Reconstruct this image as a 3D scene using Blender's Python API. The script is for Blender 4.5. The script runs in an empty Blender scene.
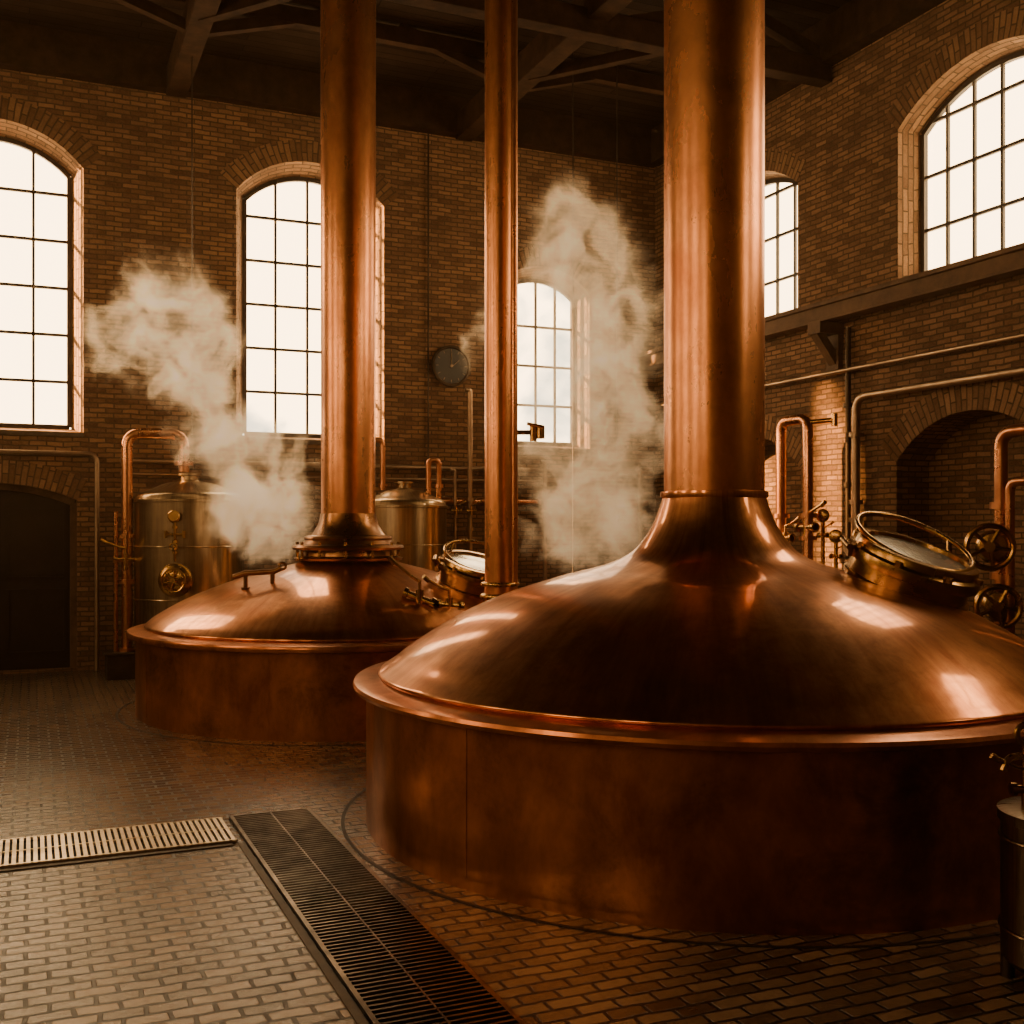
import bpy, bmesh, math, random
from mathutils import Vector, Matrix
random.seed(4)
PI=math.pi
col=bpy.context.scene.collection
F=1100.0; HZ=529.0; H=1.7
TH=math.radians(23.66); CT=math.cos(TH); ST=math.sin(TH)
YB=14.2; XR=8.56; XL=-5.0; YF=-4.0; ZC=7.6

def at(x,y,D):
    xc=(x-512)/F*D
    return Vector((xc*CT+D*ST, -xc*ST+D*CT, H+(HZ-y)/F*D))

# ---------------------------------------------------------------- mesh builder
def fil(pts,rad,n=6):
    pts=[Vector(p) for p in pts]; out=[pts[0]]
    for i in range(1,len(pts)-1):
        a,b,c=pts[i-1],pts[i],pts[i+1]
        d1=(a-b); d2=(c-b); r=min(rad,d1.length*.49,d2.length*.49)
        p=b+d1.normalized()*r; q=b+d2.normalized()*r
        for k in range(n+1):
            t=k/n; out.append(p*(1-t)**2+b*2*t*(1-t)+q*t*t)
    out.append(pts[-1]); return out

class MB:
    def __init__(s): s.bm=bmesh.new(); s.M=Matrix.Identity(4)
    def v(s,p): return s.bm.verts.new(s.M@Vector(p))
    def box(s,c,size,rz=0,rx=0,ry=0):
        R=Matrix.Translation(Vector(c))@Matrix.Rotation(rz,4,'Z')@Matrix.Rotation(ry,4,'Y')@Matrix.Rotation(rx,4,'X')
        hx,hy,hz=[q/2 for q in size]
        vs=[s.v(R@Vector((sx*hx,sy*hy,sz*hz))) for sx in(-1,1) for sy in(-1,1) for sz in(-1,1)]
        for f in((0,1,3,2),(4,6,7,5),(0,4,5,1),(2,3,7,6),(0,2,6,4),(1,5,7,3)): s.bm.faces.new([vs[i] for i in f])
        return s
    def beam(s,a,b,w,h):
        a=Vector(a);b=Vector(b);d=(b-a);L=d.length;t=d.normalized()
        up=Vector((0,0,1)) if abs(t.z)<.95 else Vector((1,0,0))
        sx=t.cross(up).normalized(); u=sx.cross(t)
        R=[]
        for p in(a,b):
            R.append([s.v(p+sx*(i*w/2)+u*(j*h/2)) for i,j in((-1,-1),(1,-1),(1,1),(-1,1))])
        for k in range(4): s.bm.faces.new([R[0][k],R[0][(k+1)%4],R[1][(k+1)%4],R[1][k]])
        s.bm.faces.new(R[0][::-1]); s.bm.faces.new(R[1]); return s
    def tube(s,pts,r,n=16,cap=True,closed=False):
        pts=[Vector(p) for p in pts]; N=len(pts)
        rs=r if isinstance(r,(list,tuple)) else [r]*N
        rings=[]; nrm=None
        for i,p in enumerate(pts):
            if closed: t=(pts[(i+1)%N]-pts[i-1]).normalized()
            else: t=(pts[min(i+1,N-1)]-pts[max(i-1,0)]).normalized()
            if nrm is None:
                a=Vector((0,0,1)) if abs(t.z)<.9 else Vector((1,0,0)); nrm=t.cross(a).normalized()
            else: nrm=(nrm-t*nrm.dot(t)).normalized()
            b=t.cross(nrm)
            rings.append([s.v(p+(nrm*math.cos(2*PI*k/n)+b*math.sin(2*PI*k/n))*rs[i]) for k in range(n)])
        for i in range(N if closed else N-1):
            A=rings[i];B=rings[(i+1)%N]
            for k in range(n): s.bm.faces.new([A[k],A[(k+1)%n],B[(k+1)%n],B[k]])
        if cap and not closed: s.bm.faces.new(rings[0][::-1]); s.bm.faces.new(rings[-1])
        return s
    def cyl(s,a,b,r,n=20,r2=None): return s.tube([a,b],[r,r if r2 is None else r2],n)
    def ring(s,c,R,r,axis=(0,0,1),N=40,n=10):
        ax=Vector(axis).normalized(); q=Vector((0,0,1)).rotation_difference(ax)
        return s.tube([Vector(c)+q@Vector((R*math.cos(2*PI*k/N),R*math.sin(2*PI*k/N),0)) for k in range(N)],r,n,closed=True)
    def lathe(s,prof,n=96,c=(0,0,0),axis=(0,0,1)):
        q=Vector((0,0,1)).rotation_difference(Vector(axis).normalized()); c=Vector(c)
        rings=[]
        for r,z in prof:
            if r<1e-5: rings.append([s.v(c+q@Vector((0,0,z)))])
            else: rings.append([s.v(c+q@Vector((r*math.cos(2*PI*k/n),r*math.sin(2*PI*k/n),z))) for k in range(n)])
        for A,B in zip(rings,rings[1:]):
            for k in range(n):
                a=[A[k%len(A)],A[(k+1)%n%len(A)]] if len(A)>1 else [A[0]]
                b=[B[(k+1)%n],B[k]] if len(B)>1 else [B[0]]
                if len(a)+len(b)>2: s.bm.faces.new(a+b)
        return s
    def build(s,name,mat,parent=None,smooth=True,bev=0):
        bmesh.ops.recalc_face_normals(s.bm,faces=s.bm.faces)
        me=bpy.data.meshes.new(name); s.bm.to_mesh(me); s.bm.free()
        if smooth:
            me.polygons.foreach_set('use_smooth',[True]*len(me.polygons))
            try: me.set_sharp_from_angle(angle=math.radians(38))
            except Exception: pass
        me.materials.append(mat); o=bpy.data.objects.new(name,me); col.objects.link(o)
        if parent: o.parent=parent
        if bev:
            m=o.modifiers.new('bev','BEVEL'); m.width=bev; m.segments=2; m.limit_method='ANGLE'
        return o

def tag(o,label,cat,group=None,kind=None):
    o['label']=label; o['category']=cat
    if group:o['group']=group
    if kind:o['kind']=kind
    return o
def thing(name,label,cat,loc=(0,0,0),rz=0,group=None):
    o=bpy.data.objects.new(name,None); o.empty_display_size=.2; col.objects.link(o)
    o.location=loc; o.rotation_euler=(0,0,rz); return tag(o,label,cat,group)
def struct(o,label=None):
    o['kind']='structure'
    if label:o['label']=label
    return o
def smooth_prof(P,n=6):
    out=[]
    for i in range(len(P)-1):
        p0=P[max(i-1,0)];p1=P[i];p2=P[i+1];p3=P[min(i+2,len(P)-1)]
        for k in range(n):
            t=k/n
            out.append(tuple(.5*((2*p1[j])+(-p0[j]+p2[j])*t+(2*p0[j]-5*p1[j]+4*p2[j]-p3[j])*t*t+(-p0[j]+3*p1[j]-3*p2[j]+p3[j])*t**3) for j in(0,1)))
    out.append(P[-1]); return out

# ---------------------------------------------------------------- materials
class NT:
    def __init__(s,name):
        s.m=bpy.data.materials.new(name); s.m.use_nodes=True; s.t=s.m.node_tree; s.n=s.t.nodes; s.l=s.t.links
        s.b=s.n.get('Principled BSDF'); s.out=s.n.get('Material Output')
    def new(s,ty,**k):
        x=s.n.new(ty)
        for a,b in k.items(): setattr(x,a,b)
        return x
    def link(s,a,b): s.l.new(a,b)
    def math(s,op,a,b=None,c=None):
        x=s.n.new('ShaderNodeMath'); x.operation=op
        for i,q in enumerate((a,b,c)):
            if q is None: continue
            if isinstance(q,(int,float)): x.inputs[i].default_value=q
            else: s.l.new(q,x.inputs[i])
        return x.outputs[0]
    def noise(s,vec,scale,detail=4,rough=.6,dist=0):
        x=s.n.new('ShaderNodeTexNoise'); x.inputs['Scale'].default_value=scale; x.inputs['Detail'].default_value=detail
        x.inputs['Roughness'].default_value=rough; x.inputs['Distortion'].default_value=dist
        if vec is not None: s.l.new(vec,x.inputs['Vector'])
        return x.outputs[0]
    def ramp(s,fac,stops):
        x=s.n.new('ShaderNodeValToRGB'); e=x.color_ramp.elements
        while len(e)<len(stops): e.new(.5)
        for i,(p,c) in enumerate(stops):
            e[i].position=p; e[i].color=(*c,1) if len(c)==3 else c
        s.l.new(fac,x.inputs[0]); return x.outputs[0]
    def mix(s,fac,a,b,mode='MIX'):
        x=s.n.new('ShaderNodeMix'); x.data_type='RGBA'; x.blend_type=mode
        for i,q in((0,fac),(6,a),(7,b)):
            if isinstance(q,(int,float)): x.inputs[i].default_value=q
            elif isinstance(q,tuple): x.inputs[i].default_value=(*q,1)
            else: s.l.new(q,x.inputs[i])
        return x.outputs[2]
    def mr(s,v,a,b,c,d,smooth=False):
        x=s.n.new('ShaderNodeMapRange')
        if smooth: x.interpolation_type='SMOOTHSTEP'
        s.l.new(v,x.inputs[0])
        for i,q in enumerate((a,b,c,d)): x.inputs[i+1].default_value=q
        return x.outputs[0]
    def bump(s,h,strength,dist=.01):
        x=s.n.new('ShaderNodeBump'); x.inputs['Strength'].default_value=strength; x.inputs['Distance'].default_value=dist
        s.l.new(h,x.inputs['Height']); s.l.new(x.outputs[0],s.b.inputs['Normal'])

def metal(name,c1,c2,r1,r2,scale=3,bump=.05,polar=False,stain=0,satin=0,sfac=.45,sscale=7):
    t=NT(name); tc=t.new('ShaderNodeTexCoord')
    vec=tc.outputs['Object']
    if polar:
        sp=t.new('ShaderNodeSeparateXYZ'); t.link(vec,sp.inputs[0])
        x,y,z=sp.outputs
        ang=t.math('ARCTAN2',x,t.math('MULTIPLY',y,-1.0))
        rad=t.math('SQRT',t.math('ADD',t.math('MULTIPLY',x,x),t.math('MULTIPLY',y,y)))
        cb=t.new('ShaderNodeCombineXYZ'); t.link(t.math('MULTIPLY',ang,polar),cb.inputs[0]); t.link(t.math('MULTIPLY',z,.5),cb.inputs[1]); t.link(t.math('MULTIPLY',rad,.45),cb.inputs[2])
        streak=t.noise(cb.outputs[0],3,6,.65,.2)
    else: streak=t.noise(vec,scale,5,.6)
    blot=t.noise(vec,1.3,6,.65,.6)
    f=t.math('ADD',t.math('MULTIPLY',streak,.5),t.math('MULTIPLY',blot,.5))
    c=t.ramp(f,[(.38,c1),(.61,c2)])
    if stain:
        fine=t.noise(vec,sscale,8,.75,.3)
        m=t.mr(t.math('ADD',t.math('MULTIPLY',fine,.5),t.math('MULTIPLY',blot,.5)),.44,.68,0,stain,True)
        c=t.mix(m,c,tuple(q*.4 for q in c1))
    t.link(c,t.b.inputs['Base Color']); t.b.inputs['Metallic'].default_value=1
    t.link(t.mr(f,.35,.65,r2,r1),t.b.inputs['Roughness'])
    if bump: t.bump(t.math('ADD',streak,t.math('MULTIPLY',t.noise(vec,14,4,.6),.3)),bump,.01)
    if satin:   # brushed metal: a second, broader reflection lobe
        b2=t.new('ShaderNodeBsdfPrincipled'); t.link(c,b2.inputs['Base Color']); b2.inputs['Metallic'].default_value=1; b2.inputs['Roughness'].default_value=satin
        mx=t.new('ShaderNodeMixShader'); mx.inputs[0].default_value=sfac; t.link(t.b.outputs[0],mx.inputs[1]); t.link(b2.outputs[0],mx.inputs[2]); t.link(mx.outputs[0],t.out.inputs[0])
    return t.m
M={}
M['copper_dome']=metal('polished_copper',(.42,.15,.06),(.90,.42,.19),.04,.12,polar=5,bump=.002,stain=.6,satin=.33,sfac=.55)
M['copper_side']=metal('aged_copper',(.28,.092,.036),(.72,.29,.12),.13,.26,polar=2.5,bump=.010,stain=.85,satin=.5,sfac=.42,sscale=2.5)
M['copper_stack']=metal('stack_copper',(.50,.19,.078),(.92,.43,.19),.25,.32,polar=.4,bump=0,stain=.55,satin=.42,sfac=.3,sscale=2.5)
M['bronze']=metal('aged_bronze',(.16,.07,.03),(.36,.18,.08),.22,.4,bump=.03)
M['copper']=metal('copper_pipe',(.40,.17,.08),(.74,.37,.19),.22,.35)
M['brass']=metal('brass',(.32,.18,.06),(.70,.44,.17),.2,.34)
M['dark_brass']=metal('dark_brass',(.26,.15,.052),(.56,.34,.125),.16,.32)
M['steel']=metal('warm_steel',(.20,.145,.085),(.52,.39,.235),.12,.24,polar=5,bump=.01,satin=.42)
M['dark_steel']=metal('dark_steel',(.10,.075,.05),(.28,.21,.14),.22,.36,polar=5,bump=.01)
M['iron']=metal('dark_iron',(.05,.037,.026),(.11,.08,.055),.45,.6)
M['pipe']=metal('painted_pipe',(.25,.18,.12),(.45,.33,.22),.35,.5)
M['grate_light']=metal('worn_steel_grate',(.55,.46,.34),(.85,.74,.58),.3,.5,scale=8)
M['grate_dark']=metal('dark_cast_grate',(.07,.056,.043),(.20,.155,.115),.3,.45,scale=8)

def plain(name,c,r=.6,noise=.3,scale=6,metallic=0,bump=0,spec=.5):
    t=NT(name); tc=t.new('ShaderNodeTexCoord'); n=t.noise(tc.outputs['Object'],scale,6,.65)
    t.link(t.ramp(n,[(.3,tuple(q*(1-noise) for q in c)),(.7,tuple(q*(1+noise) for q in c))]),t.b.inputs['Base Color'])
    t.b.inputs['Roughness'].default_value=r; t.b.inputs['Metallic'].default_value=metallic
    t.b.inputs['Specular IOR Level'].default_value=spec
    if bump: t.bump(n,bump)
    return t.m
M['wood']=plain('dark_timber',(.030,.014,.006),.85,.6,5,bump=.4,spec=.1)
M['rail']=plain('rust_brown_rail',(.12,.068,.034),.7,.4,5,bump=.2,spec=.3)
M['black']=plain('black',(.006,.005,.004),.8)
M['door']=plain('door_paint',(.018,.011,.007),.5,.3,spec=.3)
M['stone']=plain('stone_strip',(.085,.06,.038),.55,.35,12,bump=.3)
M['joint']=plain('dark_joint',(.018,.012,.008),.6,.3,12)
M['dial']=plain('dark_dial',(.016,.016,.013),.3)
M['frame']=plain('window_steel',(.03,.022,.015),.5,.3)
t=NT('sight_glass'); t.b.inputs['Base Color'].default_value=(.74,.78,.80,1); t.b.inputs['Roughness'].default_value=.20; t.b.inputs['Metallic'].default_value=.8; M['glass']=t.m

def brick(name,bw,rh,mort,cA,cB,cM,r1,r2,bump=.6,offset=.5,spec=.4,dist=.012,warp=.014,fb=.8,per=.36):
    t=NT(name); tc=t.new('ShaderNodeTexCoord'); uv=tc.outputs['UV']
    wn=t.new('ShaderNodeTexNoise'); wn.inputs['Scale'].default_value=6; t.link(uv,wn.inputs['Vector'])
    va=t.new('ShaderNodeVectorMath',operation='MULTIPLY_ADD'); t.link(wn.outputs['Color'],va.inputs[0]); va.inputs[1].default_value=(warp,warp,0); t.link(uv,va.inputs[2])
    b=t.new('ShaderNodeTexBrick'); b.offset=offset; t.link(va.outputs[0],b.inputs['Vector'])
    for k,q in(('Scale',1),('Mortar Size',mort),('Mortar Smooth',.3),('Bias',0),('Brick Width',bw),('Row Height',rh)): b.inputs[k].default_value=q
    b.inputs['Color1'].default_value=(0,0,0,1); b.inputs['Color2'].default_value=(1,1,1,1); b.inputs['Mortar'].default_value=(.5,.5,.5,1)
    big=t.noise(uv,.6,5,.6); fine=t.noise(uv,30,6,.75); mid=t.noise(uv,3.2,5,.65)
    f=t.math('ADD',t.math('ADD',t.math('MULTIPLY',b.outputs['Color'],per),(.36-per)/2),t.math('ADD',t.math('MULTIPLY',t.math('ADD',big,mid),.28),t.math('MULTIPLY',fine,.32)))
    c=t.ramp(f,[(.37,cA),(.60,tuple((p+q)/2 for p,q in zip(cA,cB))),(.80,cB)])
    cm=t.mix(t.mr(fine,.3,.7,0,1),cM,tuple(q*.5 for q in cM))
    t.link(t.mix(b.outputs['Fac'],c,cm),t.b.inputs['Base Color'])
    t.link(t.math('ADD',t.mr(t.math('ADD',t.math('MULTIPLY',mid,.6),t.math('MULTIPLY',f,.4)),.35,.68,r2,r1),t.math('MULTIPLY',b.outputs['Fac'],.3)),t.b.inputs['Roughness']); t.b.inputs['Specular IOR Level'].default_value=spec
    h=t.math('ADD',t.math('MULTIPLY',t.math('SUBTRACT',1.0,b.outputs['Fac']),1.0),t.math('ADD',t.math('MULTIPLY',b.outputs['Color'],.5),t.math('MULTIPLY',fine,fb)))
    t.bump(h,bump,dist); return t.m
M['brick']=brick('wall_brick',.19,.060,.010,(.055,.025,.012),(.45,.245,.115),(.17,.11,.06),.65,.9,1.0,dist=.035,warp=.028,per=.24,fb=1.1)
M['arch_brick']=brick('arch_brick',.24,.066,.009,(.085,.040,.019),(.47,.265,.125),(.16,.105,.058),.65,.9,1.0,dist=.03,per=.22,fb=1.1)
M['paver']=brick('floor_paver',.155,.078,.009,(.034,.022,.0145),(.30,.20,.115),(.005,.0035,.0025),.03,.28,.7,spec=1.0,dist=.012,warp=.028,fb=.35,per=.36)
M['boards']=brick('ceiling_boards',2.4,.16,.008,(.012,.006,.003),(.03,.016,.008),(.004,.003,.002),.8,.95,.4,spec=.1)

def glow(name,c,st,tr):
    t=NT(name); tc=t.new('ShaderNodeTexCoord'); n=t.noise(tc.outputs['Object'],.8,4,.6)
    e=t.new('ShaderNodeEmission'); t.link(t.mix(n,tuple(q*.9 for q in c),c),e.inputs[0]); e.inputs[1].default_value=st
    if tr:
        tb=t.new('ShaderNodeBsdfTransparent'); tb.inputs[0].default_value=(tr,tr,tr,1)
        a=t.new('ShaderNodeAddShader'); t.link(e.outputs[0],a.inputs[0]); t.link(tb.outputs[0],a.inputs[1])
        t.link(a.outputs[0],t.out.inputs[0])
    else: t.link(e.outputs[0],t.out.inputs[0])
    return t.m
M['pane']=glow('bright_daylit_glass',(1,.65,.32),10.5,.85)
M['pane_warm']=glow('golden_glow_glass',(1,.60,.27),8.2,0)  # opaque glowing panes, warm fill light from the unseen left windows

# ---------------------------------------------------------------- room shell
def mapper(side):
    return {'back':lambda u,z,d:Vector((u,YB+d,z)),'right':lambda u,z,d:Vector((XR+d,u,z)),
            'left':lambda u,z,d:Vector((XL-d,u,z)),'front':lambda u,z,d:Vector((u,YF-d,z))}[side]
def arc_z(u,u0,u1,zs,zt):
    w=(u1-u0)/2; r=zt-zs; R=(w*w+r*r)/(2*r); x=u-(u0+u1)/2
    return zt-R+math.sqrt(max(R*R-x*x,0))
def outline(u0,u1,z0,zs,zt,n=18):
    P=[(u0,z0),(u1,z0)]
    for k in range(n+1):
        u=u1+(u0-u1)*k/n; P.append((u,arc_z(u,u0,u1,zs,zt)))
    return P
def box_uv(me):
    while me.uv_layers: me.uv_layers.remove(me.uv_layers[0])
    uvl=me.uv_layers.new(name='UVMap')
    for p in me.polygons:
        n=p.normal; ax=max(range(3),key=lambda i:abs(n[i]))
        for li in p.loop_indices:
            v=me.vertices[me.loops[li].vertex_index].co
            uvl.data[li].uv={0:(v.y,v.z),1:(v.x,v.z),2:(v.x,v.y)}[ax]
def wall(name,side,u0,u1,holes,label):
    cu=bpy.data.curves.new(name,'CURVE'); cu.dimensions='2D'; cu.fill_mode='BOTH'; TK=.5; cu.extrude=TK/2
    for P in [[(u0,0),(u1,0),(u1,ZC),(u0,ZC)]]+holes:
        sp=cu.splines.new('POLY'); sp.points.add(len(P)-1); sp.use_cyclic_u=True
        for q,(a,b) in zip(sp.points,P): q.co=(a,b,0,1)
    tmp=bpy.data.objects.new('tmp',cu); col.objects.link(tmp)
    dg=bpy.context.evaluated_depsgraph_get(); me=bpy.data.meshes.new_from_object(tmp.evaluated_get(dg)); bpy.data.objects.remove(tmp)
    mp=mapper(side)
    for v in me.vertices: v.co=mp(v.co.x,v.co.y,TK/2+v.co.z)
    me.update(); bm=bmesh.new(); bm.from_mesh(me); bmesh.ops.remove_doubles(bm,verts=bm.verts,dist=1e-4); bmesh.ops.recalc_face_normals(bm,faces=bm.faces); bm.to_mesh(me); bm.free(); me.update()
    me.polygons.foreach_set('use_smooth',[False]*len(me.polygons))
    box_uv(me); me.materials.clear(); me.materials.append(M['brick'])
    o=bpy.data.objects.new(name,me); col.objects.link(o); return struct(o,label)
def strip(name,A,B,mat,parent,swap=False,closed=True):
    """quad strip between 3D loops A and B with UVs in metres"""
    n=len(A); me=bpy.data.meshes.new(name); vs=list(A)+list(B); fs=[]; L=[0]
    for i in range(n): L.append(L[-1]+(A[(i+1)%n]-A[i]).length)
    m=n if closed else n-1
    for i in range(m): fs.append((i,(i+1)%n,n+(i+1)%n,n+i))
    me.from_pydata([tuple(v) for v in vs],[],fs); uvl=me.uv_layers.new(name='UVMap')
    for i,p in enumerate(me.polygons):
        w=(B[i]-A[i]).length; q=[(L[i],0),(L[i+1],0),(L[i+1],w),(L[i],w)]
        if swap: q=[(b,a) for a,b in q]
        for li,c in zip(p.loop_indices,q): uvl.data[li].uv=c
    me.materials.append(mat); o=bpy.data.objects.new(name,me); col.objects.link(o); o.parent=parent; return o

HOLES={'back':[],'right':[],'left':[],'front':[]}
wn=[0]
def root_struct(name,label):
    r=bpy.data.objects.new(name,None); col.objects.link(r); return struct(r,label)
def arch_band(mp,u0,u1,z0,zs,zt,parent,bw=.27):
    n=24; A=[];B=[]
    uc=(u0+u1)/2; w=(u1-u0)/2; r=zt-zs; R=(w*w+r*r)/(2*r); cz=zt-R; a0=math.asin(w/R)
    for k in range(n+1):
        a=a0-2*a0*k/n
        A.append(mp(uc+R*math.sin(a),cz+R*math.cos(a),-.012)); B.append(mp(uc+(R+bw)*math.sin(a),cz+(R+bw)*math.cos(a),-.012))
    strip('arch_brickwork',A,B,M['arch_brick'],parent,True,False)
def window(side,u0,u1,z0,zs,zt,cols,label,mat='pane',pitch=.57,SP=.13):
    wn[0]+=1; mp=mapper(side); r=root_struct('window_%d'%wn[0],label)
    D=.30
    oo=outline(u0-SP,u1+SP,z0-.06,zs+.02,zt+SP); ii=outline(u0,u1,z0,zs,zt)
    HOLES[side].append(oo)
    strip('reveal',[mp(a,b,-.001) for a,b in oo],[mp(a,b,D) for a,b in ii],M['arch_brick'],r)
    arch_band(mp,u0-SP,u1+SP,z0,zs+.02,zt+SP,r)
    me=bpy.data.meshes.new('window_pane'); me.from_pydata([tuple(mp(a,b,D+.02)) for a,b in ii],[],[tuple(range(len(ii)))])
    me.materials.append(M[mat]); o=bpy.data.objects.new('window_pane',me); col.objects.link(o); o.parent=r
    m=MB()
    pts=[mp(a,b,D-.01) for a,b in outline(u0+.02,u1-.02,z0+.02,zs-.02,zt-.02)]
    for a,b in zip(pts,pts[1:]+pts[:1]): m.beam(a,b,.055,.055)
    for k in range(1,cols):
        u=u0+(u1-u0)*k/cols; m.beam(mp(u,z0,D-.01),mp(u,arc_z(u,u0,u1,zs,zt),D-.01),.032,.032)
    z=z0+pitch
    while z<zt-.12:
        a,b=u0,u1
        if z>zs:
            w=(u1-u0)/2; rr=zt-zs; R=(w*w+rr*rr)/(2*rr); hw=math.sqrt(max(R*R-(z-zt+R)**2,0)); a=(u0+u1)/2-hw; b=(u0+u1)/2+hw
        m.beam(mp(a,z,D-.012),mp(b,z,D-.012),.032,.034); z+=pitch
    m.build('window_frame',M['frame'],r,smooth=False)
    m=MB(); a=mp(u0-SP,z0-.085,.1); b=mp(u1+SP,z0-.085,.1)
    m.beam(a,b,.26,.05); m.build('window_sill',M['stone'],r,smooth=False)
    return r
window('back',-1.23,.46,2.92,6.02,6.38,4,'tall arched window above the dark door')
window('back',2.53,4.22,2.92,6.0,6.36,4,'tall arched window behind the rear copper stack')
window('back',6.1,7.34,2.92,5.08,5.32,4,'small arched window right of the slender copper pipe')
window('right',6.98,9.12,4.34,5.98,6.36,6,'wide arched window high above the right niche',SP=.06)
window('right',10.93,13.07,4.34,5.90,6.26,6,'arched window half hidden by the large stack',SP=.06)
window('right',3.0,5.14,4.34,5.9,6.26,6,'arched window out of view on the right wall',SP=.06)
window('right',-1.1,1.04,4.34,5.9,6.26,6,'arched window near the front of the right wall',SP=.06)
window('left',10.6,12.3,2.92,6.0,6.36,4,'far tall window on the left wall','pane_warm')
window('left',6.6,8.3,2.92,6.0,6.36,4,'middle tall window on the left wall','pane_warm')
window('left',2.6,4.3,2.92,6.0,6.36,4,'near tall window on the left wall','pane_warm')
window('left',-1.4,.3,2.92,6.0,6.36,4,'added unseen window on the left wall, fill light for the kettle fronts','pane_warm')  # extra window added out of view to brighten the kettle fronts

# door and niches
def niche(side,u0,u1,zs,zt,depth):
    mp=mapper(side); oo=outline(u0,u1,.015,zs,zt); HOLES[side].append(oo); return mp,oo
mp,oo=niche('back',-1.30,.52,2.05,2.24,.3)
d=root_struct('door_1','dark double door in an arched brick opening')
arch_band(mp,-1.30,.52,0,2.05,2.24,d)
m=MB(); pts=[mp(a,b,.2) for a,b in outline(-1.27,.49,.02,2.02,2.21)]
for a,b in zip(pts[1:],pts[2:]+pts[:1]): m.beam(a,b,.09,.09)
m.build('door_frame',M['rail'],d,False)
for a,b in((-1.30,-.395),(-.385,.52)):
    m=MB(); m.box(((a+b)/2,YB+.26,1.12),(b-a-.01,.05,2.22))
    for z0,z1 in((.2,.95),(1.1,1.95)):
        for x0,x1,zz0,zz1 in((a+.12,b-.12,z0,z0+.03),(a+.12,b-.12,z1,z1+.03),(a+.12,a+.15,z0,z1),(b-.15,b-.12,z0,z1)):
            m.box(((x0+x1)/2,YB+.23,(zz0+zz1)/2),(x1-x0,.02,zz1-zz0))
    m.build('door_leaf',M['door'],d,smooth=False)
m=MB(); m.tube(fil([(-.46,YB+.235,1.0),(-.46,YB+.17,1.0),(-.46,YB+.17,1.2),(-.46,YB+.235,1.2)],.02),.011,8); m.build('door_handle',M['brass'],d)
NI=[]
for a,b in((7.2,9.2),(10.8,12.8),(3.2,5.2)):
    mp,oo=niche('right',a,b,2.42,2.88,.4); NI.append((mp,oo,a,b))
WB=wall('wall_back','back',XL-.5,XR+.5,HOLES['back'],'brown brick back wall with tall arched windows')
WR=wall('wall_right','right',YF-.0,YB,HOLES['right'],'brown brick right wall with high windows and arched niches')
wall('wall_left','left',YF,YB,HOLES['left'],'brick left wall'); wall('wall_front','front',XL-.5,XR+.5,HOLES['front'],'brick wall behind the viewpoint')
for mp,oo,a,b in NI:
    arch_band(mp,a,b,0,2.42,2.88,WR,.30)
    me=bpy.data.meshes.new('niche_back'); me.from_pydata([tuple(mp(p,q,.45)) for p,q in oo],[],[tuple(range(len(oo)))]); me.update(); box_uv(me)
    me.materials.append(M['brick']); o=bpy.data.objects.new('niche_back',me); col.objects.link(o); o.parent=WR
def slab(name,z0,z1,mat,label):
    m=MB(); m.box(((XL+XR)/2,(YF+YB)/2,(z0+z1)/2),(XR-XL+1,YB-YF+1,z1-z0)); o=m.build(name,mat,None,False); box_uv(o.data); return struct(o,label)
slab('floor',-.2,0,M['paver'],'brown brick paver floor')
slab('ceiling',ZC,ZC+.1,M['boards'],'dark boarded ceiling')

tn=[0]
def trim(m,mat,label,smooth=False,bev=0):
    tn[0]+=1; return struct(m.build('trim_%d'%tn[0],mat,None,smooth,bev),label)
trim(MB().box((1.78,YB-.09,7.34),(13.5,.18,.5)),M['wood'],'dark timber wall plate along the back wall')
trim(MB().box((XR-.09,5.1,7.34),(.18,18.0,.5)),M['wood'],'dark timber wall plate along the right wall')
for x in(-2.1,1.65,5.45): trim(MB().box((x,5.1,7.2),(.24,18,.34)),M['wood'],'dark timber beam running towards the back wall',bev=.01)
for y in(10.3,6.5):
    trim(MB().box((1.78,y,7.02),(13.5,.2,.26)),M['wood'],'dark tie beam crossing the ceiling',bev=.01)
    m=MB()
    for x in(-.2,3.55,7.3):
        m.beam((x,y,7.56),(x-1.4,y,7.12),.12,.14); m.beam((x,y,7.56),(x+1.4,y,7.12),.12,.14)
    trim(m,M['wood'],'diagonal timber braces above the tie beam')
m=MB()
for x in(1.65,5.45):
    for s in(-1,1): m.beam((x,12.3,7.1),(x+s*1.5,12.3,7.55),.1,.12)
    m.beam((x,11.9,7.08),(x+1.2,10.4,7.08),.1,.12)
trim(m,M['wood'],'diagonal timber braces under the ceiling')
for y in(12.3,8.6): trim(MB().box((1.78,y,7.45),(13.5,.12,.18)),M['wood'],'dark timber purlin under the ceiling')
m=MB(); m.box((XR-.16,5.1,4.27),(.32,18.2,.05)); m.box((XR-.24,5.1,4.17),(.06,18.2,.16)); m.box((XR-.2,5.1,4.085),(.2,18.2,.03))
trim(m,M['rail'],'brown steel rail ledge running along the right wall',bev=.004)
for y in(10.15,6.2):
    m=MB(); m.box((XR-.17,y,4.0),(.34,.22,.13)); m.beam((XR-.3,y,3.95),(XR-.02,y,3.6),.12,.1); m.box((XR-.04,y,3.75),(.07,.2,.5))
    trim(m,M['rail'],'steel bracket under the rail ledge')

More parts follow.
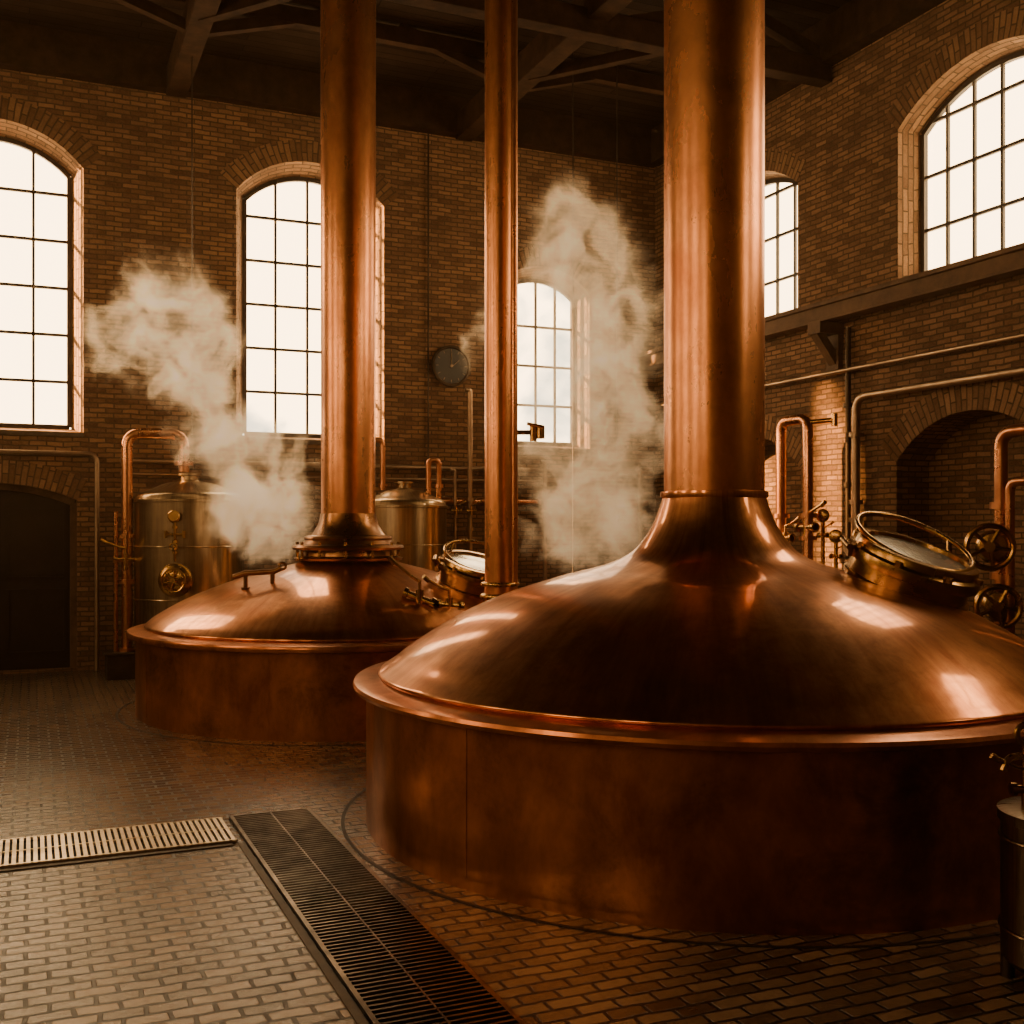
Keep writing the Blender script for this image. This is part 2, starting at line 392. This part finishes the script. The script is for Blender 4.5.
# ---------------------------------------------------------------- kettles
def manway(root,cx,cy,cz,ax,R,Hh,sides=8):
    ax=Vector(ax).normalized(); c=Vector((cx,cy,cz)); q=Vector((0,0,1)).rotation_difference(ax)
    m=MB(); m.lathe([(R*.98,-.2),(R*.98,.02),(R*1.03,.03),(R*1.03,.05),(R*.97,.06),(R*.97,Hh-.07),(R*1.07,Hh-.06),(R*1.08,Hh-.03),(R*1.07,Hh),(R*1.0,Hh+.012),(R*.99,Hh+.04),(R*.97,Hh+.055),(R*.84,Hh+.055),(R*.82,Hh+.03)],64,c,ax)
    b=m.build('manway',M['dark_brass'],root)
    m=MB(); m.lathe([(R*.84,Hh+.034),(R*.4,Hh+.044),(0,Hh+.048)],48,c,ax); m.build('sight_glass',M['glass'],b)
    # thin hoop raised behind the lid
    hc=c+q@Vector((0,.10,Hh+.08)); tl=(ax+Vector((.02,-.16,0))).normalized()
    m=MB(); m.ring(hc,R*.97,.016,tl,48,10)
    for k in(.62,PI-.62):
        p=Vector((R*1.02*math.cos(k),R*1.02*math.sin(k),Hh-.02)); qq=Vector((0,0,1)).rotation_difference(tl); e=hc+qq@Vector((R*.97*math.cos(k),R*.97*math.sin(k),0)); m.cyl(c+q@p,e,.016,8)
    m.build('guard_ring',M['dark_brass'],b)
    for k in range(sides):
        a=2*PI*k/sides+.2; p=Vector((R*1.03*math.cos(a),R*1.03*math.sin(a),Hh-.0))
        m=MB(); m.cyl(c+q@p,c+q@(p+Vector((0,0,.03))),.022,6); m.build('bolt',M['brass'],b)
    m=MB(); p=Vector((-R*1.08,0,Hh-.03)); m.beam(c+q@(p+Vector((0,-.06,0))),c+q@(p+Vector((0,.06,0))),.05,.07); m.cyl(c+q@(p+Vector((-.03,-.08,.02))),c+q@(p+Vector((-.03,.08,.02))),.018,10)
    m.build('hinge',M['dark_brass'],b)
    return b

# large kettle
bigc=Vector((1.23*CT+6.7*ST,-1.23*ST+6.7*CT,0))
K1=thing('brewing_kettle','huge copper brewing kettle in the foreground with wide domed lid and thick stack','kettle',bigc,-TH)
R=2.1
MB().lathe([(R-.02,0),(R,.0)]+[(R,.05+.105*k) for k in range(8)]+[(R-.06,.785)],192).build('base',M['copper_side'],K1)
MB().lathe([(R-.02,.775),(R+.05,.775),(R+.072,.782),(R+.078,.80),(R+.07,.818),(R+.02,.83),(R-.05,.835),(R-.09,.845)],192).build('rim',M['copper_side'],K1)
P=[(2.015,.835),(2.03,.86),(2.0,.885),(1.94,.925),(1.85,.995),(1.67,1.11),(1.48,1.215),(1.28,1.30),(1.1,1.36),(.92,1.415),(.74,1.46),(.60,1.505),(.5,1.56),(.43,1.635),(.37,1.73),(.33,1.83),(.312,1.89)]
MB().lathe(smooth_prof(P,5),192).build('dome',M['copper_dome'],K1)
MB().lathe([(.305,1.885),(.322,1.89),(.325,1.905),(.322,1.925),(.30,1.93)],96).build('neck_band',M['copper_dome'],K1)
MB().lathe([(.302,1.88+(ZC-.01-1.88)*k/24) for k in range(25)],128).build('stack',M['copper_stack'],K1)
for a in(-2.33,-1.05,.2,1.5,2.8):
    MB().box((math.cos(a)*(R+.001),math.sin(a)*(R+.001),.41),(.004,.008,.70),rz=a).build('seam',M['copper_side'],K1,False)
manway(K1,1.02,-.36,1.34,(.28,-.30,1),.35,.20)

# rear kettle
rearc=Vector((-1.6*CT+10.75*ST,1.6*ST+10.75*CT,0))
K2=thing('brewing_kettle','smaller looking rear copper brewing kettle with bolted collar below its stack','kettle',rearc,-TH)
R=1.97
MB().lathe([(R-.02,0),(R,0)]+[(R,.05+.095*k) for k in range(8)]+[(R-.06,.72)],160).build('base',M['copper_side'],K2)
MB().lathe([(R-.02,.71),(R+.05,.71),(R+.075,.72),(R+.08,.745),(R+.07,.765),(R-.02,.78),(R-.09,.785)],160).build('rim',M['copper_side'],K2)
P=[(1.88,.775),(1.895,.80),(1.87,.83),(1.80,.885),(1.62,.99),(1.42,1.085),(1.2,1.17),(.98,1.245),(.78,1.30),(.6,1.345),(.48,1.38),(.42,1.42)]
MB().lathe(smooth_prof(P,5),160).build('dome',M['copper_dome'],K2)
MB().lathe([(.42,1.38),(.52,1.40),(.53,1.42),(.45,1.44),(.44,1.49),(.53,1.50),(.545,1.52),(.53,1.545),(.44,1.555),(.42,1.59),(.43,1.61),(.42,1.63),(.36,1.64),(.33,1.68),(.29,1.75),(.268,1.85)],96).build('collar',M['bronze'],K2)
for k in range(12):
    a=2*PI*k/12+.1; MB().cyl((.49*math.cos(a),.49*math.sin(a),1.43),(.49*math.cos(a),.49*math.sin(a),1.575),.016,6).build('bolt',M['brass'],K2)
MB().lathe([(.262+.008*k/24,1.8+(ZC-.01-1.8)*k/24) for k in range(25)],128).build('stack',M['copper_stack'],K2)
for a in(-2.5,-1.75,-.6,.9): MB().box((math.cos(a)*(R+.001),math.sin(a)*(R+.001),.38),(.004,.010,.64),rz=a).build('seam',M['copper_side'],K2,False)
manway(K2,1.22,-.35,1.13,(.25,-.24,1),.35,.22)
m=MB()   # bar handle
hc=Vector((-.66,-.92,1.22))
for s in(-1,1):
    p=hc+Vector((s*.12,0,-.0)); m.cyl(p+Vector((0,0,-.12)),p+Vector((0,0,.09)),.020,10); m.cyl(p+Vector((0,0,-.08)),p+Vector((0,0,-.04)),.04,12)
m.tube([hc+Vector((-.23,0,.05)),hc+Vector((-.13,0,.085)),hc+Vector((.13,0,.10)),hc+Vector((.20,0,.13))],.026,10)
m.ring(hc+Vector((.21,0,.15)),.03,.013,(0,1,0),16,6)
m.build('handle',M['bronze'],K2)
def small_valve(m,p,s=1,d=(1,0,0)):
    """a lever valve body"""
    p=Vector(p); d=Vector(d).normalized()
    m.cyl(p+Vector((0,0,-.10*s)),p+Vector((0,0,.06*s)),.03*s,12); m.cyl(p-d*.12*s,p+d*.12*s,.026*s,12)
    for q in(-.12,.09): m.cyl(p+d*q*s,p+d*(q+.03)*s,.042*s,12)
    m.cyl(p+Vector((0,0,.05*s)),p+Vector((0,0,.13*s)),.012*s,8); m.tube([p+Vector((0,0,.12*s)),p+d*.08*s+Vector((0,0,.14*s)),p+d*.2*s+Vector((0,0,.19*s))],.012*s,8)
    m.cyl(p+d*.19*s+Vector((0,0,.18*s)),p+d*.24*s+Vector((0,0,.21*s)),.02*s,8)
    return m
small_valve(MB(),(.80,-1.22,1.10),1.2,(-.8,.1,.3)).build('valve',M['dark_brass'],K2)
small_valve(MB(),(1.05,-1.12,1.03),1.1,(-.7,-.5,.1)).build('valve',M['dark_brass'],K2)

# thin curved joints in the paving around the kettles
for c,r0,lab in((bigc,2.225,'thin curved joint in the paving around the large kettle'),(rearc,2.12,'thin curved joint in the paving around the rear kettle')):
    MB().lathe([(r0,.001),(r0,.004),(r0+.02,.004),(r0+.02,.001)],160,(c.x,c.y,0)).build
    m=MB(); m.lathe([(r0,.001),(r0,.004),(r0+.02,.004),(r0+.02,.001)],160,(c.x,c.y,0)); trim(m,M['joint'],lab)

# ---------------------------------------------------------------- slender copper pipe
pp=at(500,HZ,9.0); pp.z=0
S=thing('copper_pipe_column','slender floor-to-ceiling copper pipe standing between the two kettles','pipe',pp,-TH)
MB().lathe([(.22,0),(.22,.04),(.13,.05)],32).build('foot_flange',M['copper'],S)
MB().lathe([(.125,.04+(ZC-.05)*k/24) for k in range(25)],64).build('pipe',M['copper_stack'],S)
MB().cyl((.115,-.06,.04),(.115,-.06,ZC-.01),.03,14).build('side_tube',M['copper'],S)
m=MB(); m.cyl((.1,0,2.49),(.33,0,2.49),.02,10); m.cyl((.27,0,2.42),(.27,0,2.56),.028,10); m.cyl((.22,-.03,2.56),(.36,-.03,2.53),.014,8); m.cyl((.33,0,2.44),(.33,0,2.54),.036,12); m.build('tap',M['dark_brass'],S)
m=MB(); m.ring((0,0,1.15),.14,.025,N=32); m.ring((0,0,1.25),.14,.02,N=32); m.build('collar',M['brass'],S)

# ---------------------------------------------------------------- tanks
def wheel(m,c,R,ax,spokes=5,r=.014):
    c=Vector(c); ax=Vector(ax).normalized(); q=Vector((0,0,1)).rotation_difference(ax)
    m.ring(c,R,r,ax,32,8); m.cyl(c-ax*.03,c+ax*.03,R*.25,12)
    for k in range(spokes):
        a=2*PI*k/spokes+.3; m.cyl(c,c+q@Vector((R*math.cos(a),R*math.sin(a),0)),r*.75,6)
def tank(x,D,r,zs,zt,label,hatch=True):
    p=at(x,HZ,D); p.z=0
    T=thing('steel_tank',label,'tank',p,-TH,None)
    MB().lathe(smooth_prof([(0,.35),(r*.6,.38),(r*.95,.46),(r,.55)],4)+[(r,.8),(r,1.2),(r,1.6),(r,zs-.02),(r+.02,zs-.015),(r+.02,zs+.015),(r,zs+.02)],80).build('body',M['steel'],T)
    MB().lathe(smooth_prof([(r,zs+.01),(r*.94,zs+.08),(r*.75,zs+.52*(zt-zs)),(r*.45,zs+.84*(zt-zs)),(r*.2,zt-.01),(.1,zt)],4)+[(.1,zt+.05),(.13,zt+.055),(.13,zt+.08),(0,zt+.08)],80).build('lid',M['steel'],T)
    for z in(.9,1.5): MB().ring((0,0,z),r+.003,.010,N=80,n=8).build('band',M['steel'],T)
    for k in range(4):
        a=PI/4+k*PI/2; q=Vector((r*.8*math.cos(a),r*.8*math.sin(a),0)); MB().cyl(q,q+Vector((0,0,.55)),.04,12).build('leg',M['iron'],T)
    if hatch:
        m=MB(); c=Vector((.02,-r-.02,1.13)); m.lathe([(.19,-.06),(.19,.0),(.17,.02),(.05,.035),(0,.035)],32,c,(0,-1,0)); m.build('hatch',M['dark_brass'],T)
        m=MB(); wheel(m,c+Vector((0,-.07,0)),.13,(0,-1,0),6,.014); m.build('hand_wheel',M['brass'],T)
        m=MB(); yy=-r-.03
        m.lathe([(.065,0),(.07,.03),(.055,.045),(.05,.035),(0,.035)],24,(.02,yy-.01,1.84),(0,-1,0))
        m.cyl((.02,yy,1.34),(.02,yy,1.84),.014,8)
        for z in(1.44,1.56,1.72): m.cyl((.02,yy,z-.014),(.02,yy,z+.014),.028,12)
        m.cyl((-.08,yy,1.64),(.12,yy,1.64),.012,8)
        for x_ in(-.08,.12): m.cyl((x_,yy,1.60),(x_,yy,1.68),.018,8)
        m.ring((.02,yy-.05,1.50),.04,.008,(0,-1,0),20,6); m.cyl((.02,yy,1.50),(.02,yy-.05,1.50),.010,8)
        m.build('gauge',M['brass'],T)
    return T
tank(190,12.87,.62,2.02,2.27,'brassy steel tank with round wheel hatch left of the rear kettle')
tank(404,14.0,.54,1.98,2.22,'steel tank with bare front between rear stack and slender pipe',False)

# ---------------------------------------------------------------- pipes on back wall
def pipe(pts,r,mat,label,rad=.12,flanges=(),cat='pipe',name='wall_pipe'):
    T=thing(name,label,cat,(0,0,0))
    m=MB(); m.tube(fil(pts,rad),r,16); m.build('tube',mat,T)
    for p,ax in flanges:
        p=Vector(p);ax=Vector(ax); MB().cyl(p-ax*.025,p+ax*.025,r*1.7,16).build('flange',mat,T)
    return T
def bx(x,Y):
    s=(x-512)/F; D=Y/(CT-ST*s); return D*(CT*s+ST),D
def rx(x,X):
    s=(x-512)/F; D=X/(CT*s+ST); return D*(CT-ST*s),D
def zb(y,D): return H+(HZ-y)/F*D
yb=YB-.1
def brk(T,pts):
    for p,w in pts: MB().beam(p,w,.03,.03).build('bracket',M['iron'],T)
T=pipe([(-4.9,yb,2.60),(bx(97,yb)[0],yb,2.60),(bx(97,yb)[0],yb,.25),(bx(97,yb)[0],yb,.0)],.03,M['pipe'],'pale thin pipe running above the dark door then down to the floor')
brk(T,[((x,yb,2.60),(x,YB+.02,2.60)) for x in(-3,-1.4,.5)])
T=pipe([(1.0,yb,2.53),(XR-.1,yb,2.53)],.035,M['pipe'],'upper long horizontal pipe along the back wall behind the tanks')
brk(T,[((x,yb,2.53),(x,YB+.02,2.53)) for x in(1.6,2.9,4.6,5.8,7.4)])
T=pipe([(1.0,yb,2.37),(XR-.1,yb,2.37)],.022,M['pipe'],'thin lower horizontal pipe along the back wall behind the tanks')
brk(T,[((x,yb,2.37),(x,YB+.02,2.37)) for x in(1.6,2.9,4.6,5.8,7.4)])
T=pipe([(4.95,yb,2.08),(XR-.2,yb,2.08)],.045,M['copper'],'thicker copper pipe low on the back wall below the small window')
brk(T,[((x,yb,2.08),(x,YB+.02,2.08)) for x in(5.5,6.7,7.9)])
a=at(127,433,12.6); b=at(184,433,12.75)
T=pipe([(a.x,a.y,.28),(a.x,a.y,a.z),(b.x,b.y,a.z),(b.x,b.y,2.36)],.062,M['copper'],'copper inverted U pipe rising left of the brassy steel tank',.16,
   [((a.x,a.y,z),(0,0,1)) for z in(.32,1.1,1.62)]+[((b.x,b.y,2.46),(0,0,1))],name='riser_pipe')
m=MB(); m.box((a.x-.05,a.y,.14),(.36,.36,.28)); m.box((a.x-.05,a.y,.29),(.42,.42,.03)); m.build('pedestal',M['iron'],T,False,.01)
m=MB(); small_valve(m,(a.x-.02,a.y-.06,1.35),1.1,(-1,0,0)); m.cyl((a.x,a.y,1.35),(a.x-.0,a.y-.06,1.35),.03); m.build('valve',M['brass'],T)
xx=a.x-.12; MB().cyl((xx,a.y+.02,.28),(xx,a.y+.02,1.9),.025,12).build('side_tube',M['copper'],T)
for px,ytop,D,lab in((378,440,14.1,'copper hook pipe beside the rear stack'),(433,460,14.05,'small copper hook pipe above the bare steel tank')):
    p=at(px,ytop,D); w=.16
    T=pipe([(p.x-w,p.y,.0),(p.x-w,p.y,p.z),(p.x+w*.4,p.y,p.z),(p.x+w*.4,p.y,2.2)] if px<400 else [(p.x-.06,p.y,2.05),(p.x-.06,p.y,p.z),(p.x+.08,p.y,p.z),(p.x+.08,p.y,.0)],.035,M['copper'],lab,.07,[((p.x+(w*.4 if px<400 else .08),p.y,2.25),(0,0,1))],name='hook_pipe')
for i,(px,ytop,r,lab) in enumerate(((470,390,.035,'vertical dark pipe with elbow right of the round wall clock'),(455,470,.02,'short thin pipe below the round wall clock'),(488,470,.025,'vertical pipe close behind the slender copper pipe'),(545,462,.03,'vertical pipe below the small back window'),(640,470,.03,'vertical pipe in the back corner beside the large stack'))):
    X,D=bx(px,yb-.12); z=zb(ytop,D)
    T=pipe([(X-.07,yb-.12,z),(X,yb-.12,z),(X,yb-.12,.0)],r,M['pipe'],lab,.05,[((X,yb-.12,2.1),(0,0,1)),((X,yb-.12,1.7),(0,0,1))],name='drop_pipe')
    m=MB(); small_valve(m,(X,yb-.16,1.95),.6,(1,0,0)); m.build('valve',M['brass'],T)
X,D=bx(430,yb); pipe([(X,YB-.03,7.08),(X,YB-.03,2.56)],.012,M['iron'],'thin conduit running down the back wall left of the clock',name='conduit')
X,D=bx(451,YB-.05)
T=thing('wall_clock','round black wall clock on the brick back wall','clock',(X,YB-.0,zb(366,D)))
MB().lathe([(.27,0),(.285,.04),(.28,.08),(.25,.085),(.24,.06),(0,.06)],48,(0,0,0),(0,-1,0)).build('case',M['iron'],T)
MB().lathe([(.238,.062),(0,.062)],48,(0,0,0),(0,-1,0)).build('dial',M['dial'],T)
for k in range(12):
    a=2*PI*k/12; MB().beam((math.sin(a)*.19,-.066,math.cos(a)*.19),(math.sin(a)*.225,-.066,math.cos(a)*.225),.014,.006).build('hour_mark',M['pipe'],T)
m=MB(); m.beam((0,-.07,-.02),(.11,-.07,.08),.024,.006); m.build('hour_hand',M['pipe'],T)
m=MB(); m.beam((0,-.074,-.02),(0,-.074,.18),.016,.006); m.lathe([(.02,.07),(.02,.08),(0,.08)],12,(0,0,0),(0,-1,0)); m.build('minute_hand',M['pipe'],T)
for px,ybot,D,lab in((192,430,12.4,'thin rod hanging from the ceiling in front of the left steam cloud'),(573,600,12.9,'thin rod hanging from the ceiling through the right steam cloud'),(617,520,13.4,'faint thin rod hanging right of the small back window')):
    p=at(px,ybot,D); top=ZC-.01
    T=thing('hanging_rod',lab,'rod',(p.x,p.y,p.z)); MB().cyl((0,0,0),(0,0,top-p.z),.008,8).build('rod',M['iron'],T); MB().cyl((0,0,-.05),(0,0,.02),.02,10).build('weight',M['iron'],T)

# ---------------------------------------------------------------- right wall pipes
xr=XR-.1
T=pipe([(xr,rx(655,XR)[0]-.3,3.5),(xr,-3.5,3.5)],.028,M['pipe'],'thin horizontal pipe just below the rail ledge on the right wall'); brk(T,[((xr,y,3.5),(XR+.02,y,3.5)) for y in(12,9.6,8.0)])
y0=rx(858,xr)[0]
T=pipe([(xr-.03,-3.5,3.17),(xr-.03,y0,3.17),(xr-.03,y0,.0)],.045,M['pipe'],'pale pipe arching over the right niche then dropping to the floor',.18,[((xr-.03,y0,z),(0,0,1)) for z in(2.0,1.8,2.75)]); brk(T,[((xr,y,3.17),(XR+.02,y,3.17)) for y in(9.4,8.0)])
y1=rx(846,xr)[0]
T=pipe([(xr+.03,y1,3.98),(xr+.03,y1,.0)],.032,M['iron'],'dark vertical downpipe below the rail bracket',.1,[((xr+.03,y1,z),(0,0,1)) for z in(2.2,3.1)],name='downpipe')
X=7.9; ya=rx(781,X)[0]; ybb=rx(808,X)[0]
T=pipe([(X,ya,.0),(X,ya,2.93),(X,ybb,2.93),(X,ybb,.0)],.058,M['copper'],'copper inverted U pipe beside the large stack',.14,[((X,y,z),(0,0,1)) for y in(ya,ybb) for z in(1.85,1.6)],name='riser_pipe')
small_valve(MB(),(X-.02,ybb,1.72),1.3,(0,-1,0)).build('valve',M['brass'],T)
small_valve(MB(),(X-.02,ya-.1,1.6),1.1,(0,-1,0)).build('valve',M['brass'],T)
m=MB(); m.cyl((X,ybb,2.88),(X+.2,ybb-.2,2.9),.03,10); m.cyl((X+.2,ybb-.2,2.83),(X+.2,ybb-.2,2.97),.035,10); m.build('bleed_valve',M['brass'],T)
for k,(px,z) in enumerate(((823,1.85),(836,1.62))):
    y=rx(px,8.1)[0]
    T=thing('gauge_post',['slim brass gauge post right of the copper inverted U pipe','shorter brass gauge post farther right of the copper inverted U pipe'][k],'gauge',(8.1,y,0))
    MB().cyl((0,0,0),(0,0,z),.022,10).build('post',M['brass'],T); MB().cyl((0,0,0),(0,0,.02),.08,16).build('foot',M['brass'],T)
    q=Vector((-.8,-.6,0)); MB().lathe([(.07,-.02),(.075,.02),(.06,.03),(0,.028)],24,(0,0,z),q).build('dial',M['brass'],T)
    m=MB(); small_valve(m,(0,0,z-.22),.7,(0,-1,0)); m.build('valve',M['brass'],T)
X=7.6; ym=rx(1001,X)[0]
T=thing('pipe_manifold','copper pipe manifold with two hand wheels at the far right','pipe manifold',(X,ym,0))
m=MB(); m.tube(fil([(0,0,.0),(0,0,2.53),(0,-.9,2.53),(0,-.9,.0)],.15),.055,18); m.build('pipe',M['copper'],T)
m=MB(); m.tube(fil([(-.03,-.12,.0),(-.03,-.12,2.1),(-.03,-.6,2.1),(-.03,-.6,.0)],.1),.04,14); m.build('side_pipe',M['copper'],T)
vw=Vector((-.72,-.69,0)).normalized(); lat=Vector((-CT,ST,0))
for z,off,rr in((1.55,.10,.18),(1.05,.03,.17)):
    c=Vector((0,0,z))+lat*off+vw*.22
    m=MB(); m.cyl(Vector((0,0,z)),c,.045,12); m.lathe([(.13,-.06),(.14,-.04),(.14,.04),(.11,.08),(0,.09)],24,Vector((0,0,z))+lat*off*.7+vw*.05,vw); m.build('valve_body',M['dark_brass'],T)
    m=MB(); wheel(m,c,rr,vw,5,.024); m.build('hand_wheel',M['dark_brass'],T)
for z in(1.9,1.3,.8): MB().cyl((0,0,z-.03),(0,0,z+.03),.09,20).build('flange',M['copper'],T)

# ---------------------------------------------------------------- foreground vessel bottom right
Zc=4.12; rr=.25; Xc=.4436*Zc+rr*1.094
p=Vector((Xc*CT+Zc*ST,-Xc*ST+Zc*CT,0))
T=thing('steel_vessel','small steel vessel with brass valves at the bottom right in front of the large kettle','vessel',p,-TH)
MB().lathe([(0,.06),(rr*.9,.06),(rr,.09),(rr,.3),(rr,.5),(rr,.60),(rr+.012,.605),(rr+.012,.64),(rr-.01,.645),(rr*.7,.65),(0,.655)],64).build('body',M['dark_steel'],T)
for z in(.2,.54): MB().ring((0,0,z),rr+.001,.008,N=64,n=8).build('band',M['dark_steel'],T)
for k in range(4):
    a=PI/4+k*PI/2+.5; MB().cyl((rr*.9*math.cos(a),rr*.9*math.sin(a),0),(rr*.9*math.cos(a),rr*.9*math.sin(a),.10),.025,10).build('foot',M['iron'],T)
m=MB(); m.cyl((-.17,0,.6),(-.17,0,.90),.022,12); small_valve(m,(-.17,-.02,.73),.6,(-1,0,0)); m.ring((-.17,0,.93),.04,.012,(0,1,0),20,8); m.tube(fil([(-.17,0,.85),(-.25,-.02,.85),(-.27,-.02,.80)],.03),.014,8); m.build('valve',M['dark_brass'],T)
m=MB(); m.cyl((.0,0,.64),(.0,0,.85),.03,12); wheel(m,(.0,0,.86),.09,(0,0,1),5,.01); m.build('hand_wheel',M['dark_brass'],T)

# ---------------------------------------------------------------- drains
T=thing('floor_drain','long dark slotted drain grate running beside the large kettle','drain grate',(0,0,0))
x0,x1,ya,yz=1.07,1.545,.8,6.57
MB().box(((x0+x1)/2,(ya+yz)/2,.002),(x1-x0,yz-ya,.003)).build('trough_shade',M['black'],T,False)  # flat black sheet on the floor, painted shade of the channel below the grate
m=MB()
for x,w in((x0+.010,.02),((x0+x1)/2,.008),(x1-.010,.02)): m.box((x,(ya+yz)/2,.010),(w,yz-ya,.018))
for y in(ya,yz): m.box(((x0+x1)/2,y,.010),(x1-x0,.024,.018))
m.build('frame',M['grate_dark'],T,False)
m=MB(); y=ya+.03
while y<yz-.02:
    m.box(((x0+x1)/2,y,.010),(x1-x0,.012,.016)); y+=.038
m.build('slats',M['grate_dark'],T,False)
T=thing('floor_drain','pale worn steel drain grate crossing the floor at left','drain grate',(0,0,0))
x0,x1,ya,yz=-4.9,1.03,6.05,6.57
MB().box(((x0+x1)/2,(ya+yz)/2,.002),(x1-x0,yz-ya,.003)).build('trough_shade',M['black'],T,False)  # black sheet again stands in for the shaded channel depth
m=MB()
for y in(ya+.012,yz-.012,(ya+yz)/2): m.box(((x0+x1)/2,y,.010),(x1-x0,.014,.018))
m.build('frame',M['grate_light'],T,False)
m=MB(); x=x0+.03
while x<x1-.01:
    m.box((x,(ya+yz)/2,.010),(.020,yz-ya,.016)); x+=.034
m.build('slats',M['grate_light'],T,False)
trim(MB().box((1.045,3.4,.003),(.035,5.25,.008)),M['stone'],'stone kerb strip left of the dark drain')
trim(MB().box((-1.95,6.02,.003),(5.9,.04,.008)),M['stone'],'stone kerb strip in front of the pale drain')

# ---------------------------------------------------------------- steam
def steam(name,label,blobs,D,dens,glow_):
    W=[(at(x,y,D+dd),r/F*D) for x,y,r,dd in blobs]
    bm=bmesh.new()
    for c,r in W: bmesh.ops.create_icosphere(bm,subdivisions=3,radius=r*1.12,matrix=Matrix.Translation(c))
    me=bpy.data.meshes.new(name); bm.to_mesh(me); bm.free()
    t=NT(name+'_mat'); t.n.remove(t.b)
    g=t.new('ShaderNodeNewGeometry'); pos=g.outputs['Position']
    wn=t.new('ShaderNodeTexNoise'); wn.inputs['Scale'].default_value=2.0; wn.inputs['Detail'].default_value=4; t.link(pos,wn.inputs['Vector'])
    sub=t.new('ShaderNodeVectorMath',operation='SUBTRACT'); t.link(wn.outputs['Color'],sub.inputs[0]); sub.inputs[1].default_value=(.5,.5,.5)
    wp=t.new('ShaderNodeVectorMath',operation='MULTIPLY_ADD'); t.link(sub.outputs[0],wp.inputs[0]); wp.inputs[1].default_value=(.8,.8,.8); t.link(pos,wp.inputs[2])
    f=None
    for c,r in W:
        dn=t.new('ShaderNodeVectorMath',operation='DISTANCE'); t.link(wp.outputs[0],dn.inputs[0]); dn.inputs[1].default_value=c
        v=t.mr(dn.outputs['Value'],0,r,1,0,True)
        f=v if f is None else t.math('ADD',f,v)
    f=t.math('MINIMUM',f,1.0)
    n=t.noise(wp.outputs[0],2.7,7,.57,.7)
    d=t.math('SUBTRACT',t.math('ADD',t.math('MULTIPLY',f,.80),t.math('MULTIPLY',n,3.3)),2.08)
    d=t.math('MULTIPLY',t.mr(d,0,1.0,0,dens,True),t.mr(f,0,.6,0,1,True))
    v=t.new('ShaderNodeVolumeScatter'); v.inputs['Color'].default_value=(1,.78,.52,1); v.inputs['Anisotropy'].default_value=.35
    e=t.new('ShaderNodeEmission'); e.inputs[0].default_value=(1,.52,.215,1); t.link(t.math('MULTIPLY',d,glow_),e.inputs[1])  # self-glow added to the steam, stands in for multiply scattered light
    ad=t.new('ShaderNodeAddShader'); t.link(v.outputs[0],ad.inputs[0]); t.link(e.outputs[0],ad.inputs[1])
    t.link(d,v.inputs['Density']); t.link(ad.outputs[0],t.out.inputs['Volume'])
    t.m.cycles.volume_step_rate=.8
    me.materials.append(t.m)
    o=bpy.data.objects.new(name,me); col.objects.link(o)
    m=o.modifiers.new('r','REMESH'); m.mode='VOXEL'; m.voxel_size=.08
    return tag(o,label,'steam',kind='stuff')
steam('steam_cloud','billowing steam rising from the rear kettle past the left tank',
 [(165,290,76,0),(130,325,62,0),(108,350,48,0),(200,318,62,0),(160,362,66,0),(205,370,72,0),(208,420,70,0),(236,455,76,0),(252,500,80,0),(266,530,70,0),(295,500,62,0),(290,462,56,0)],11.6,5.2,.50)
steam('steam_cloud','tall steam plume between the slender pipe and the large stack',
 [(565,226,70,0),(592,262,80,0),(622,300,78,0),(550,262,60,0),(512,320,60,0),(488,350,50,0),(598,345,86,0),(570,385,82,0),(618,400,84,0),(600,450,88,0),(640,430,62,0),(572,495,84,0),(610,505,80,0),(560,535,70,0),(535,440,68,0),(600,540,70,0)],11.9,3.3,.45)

# ---------------------------------------------------------------- lights, world, camera
sd=Vector((.80,-.50,-.33)).normalized(); SDIST=45.0
sl=bpy.data.lights.new('low_sun','SPOT'); sl.energy=24*4*PI*PI*SDIST**2; sl.color=(1,.47,.15); sl.shadow_soft_size=.9; sl.spot_size=math.radians(50); sl.spot_blend=.1
so=bpy.data.objects.new('low_sun',sl); col.objects.link(so)
so.rotation_euler=sd.to_track_quat('-Z','Y').to_euler(); so.location=Vector((2,8,3))-sd*SDIST
w=bpy.data.worlds.new('W'); bpy.context.scene.world=w; w.use_nodes=True
wt=w.node_tree
wt.nodes['Background'].inputs[0].default_value=(1,.72,.45,1); wt.nodes['Background'].inputs[1].default_value=1.0
vs=wt.nodes.new('ShaderNodeVolumeScatter'); vs.inputs['Color'].default_value=(1,.68,.38,1); vs.inputs['Density'].default_value=.0016; vs.inputs['Anisotropy'].default_value=.75
wt.links.new(vs.outputs[0],wt.nodes['World Output'].inputs['Volume'])
cam=bpy.data.cameras.new('camera'); co=bpy.data.objects.new('camera',cam); col.objects.link(co)
co.location=(0,0,H); co.rotation_euler=(PI/2,0,-TH); cam.sensor_width=36; cam.lens=36*F/1024; cam.shift_y=17/1024
bpy.context.scene.camera=co
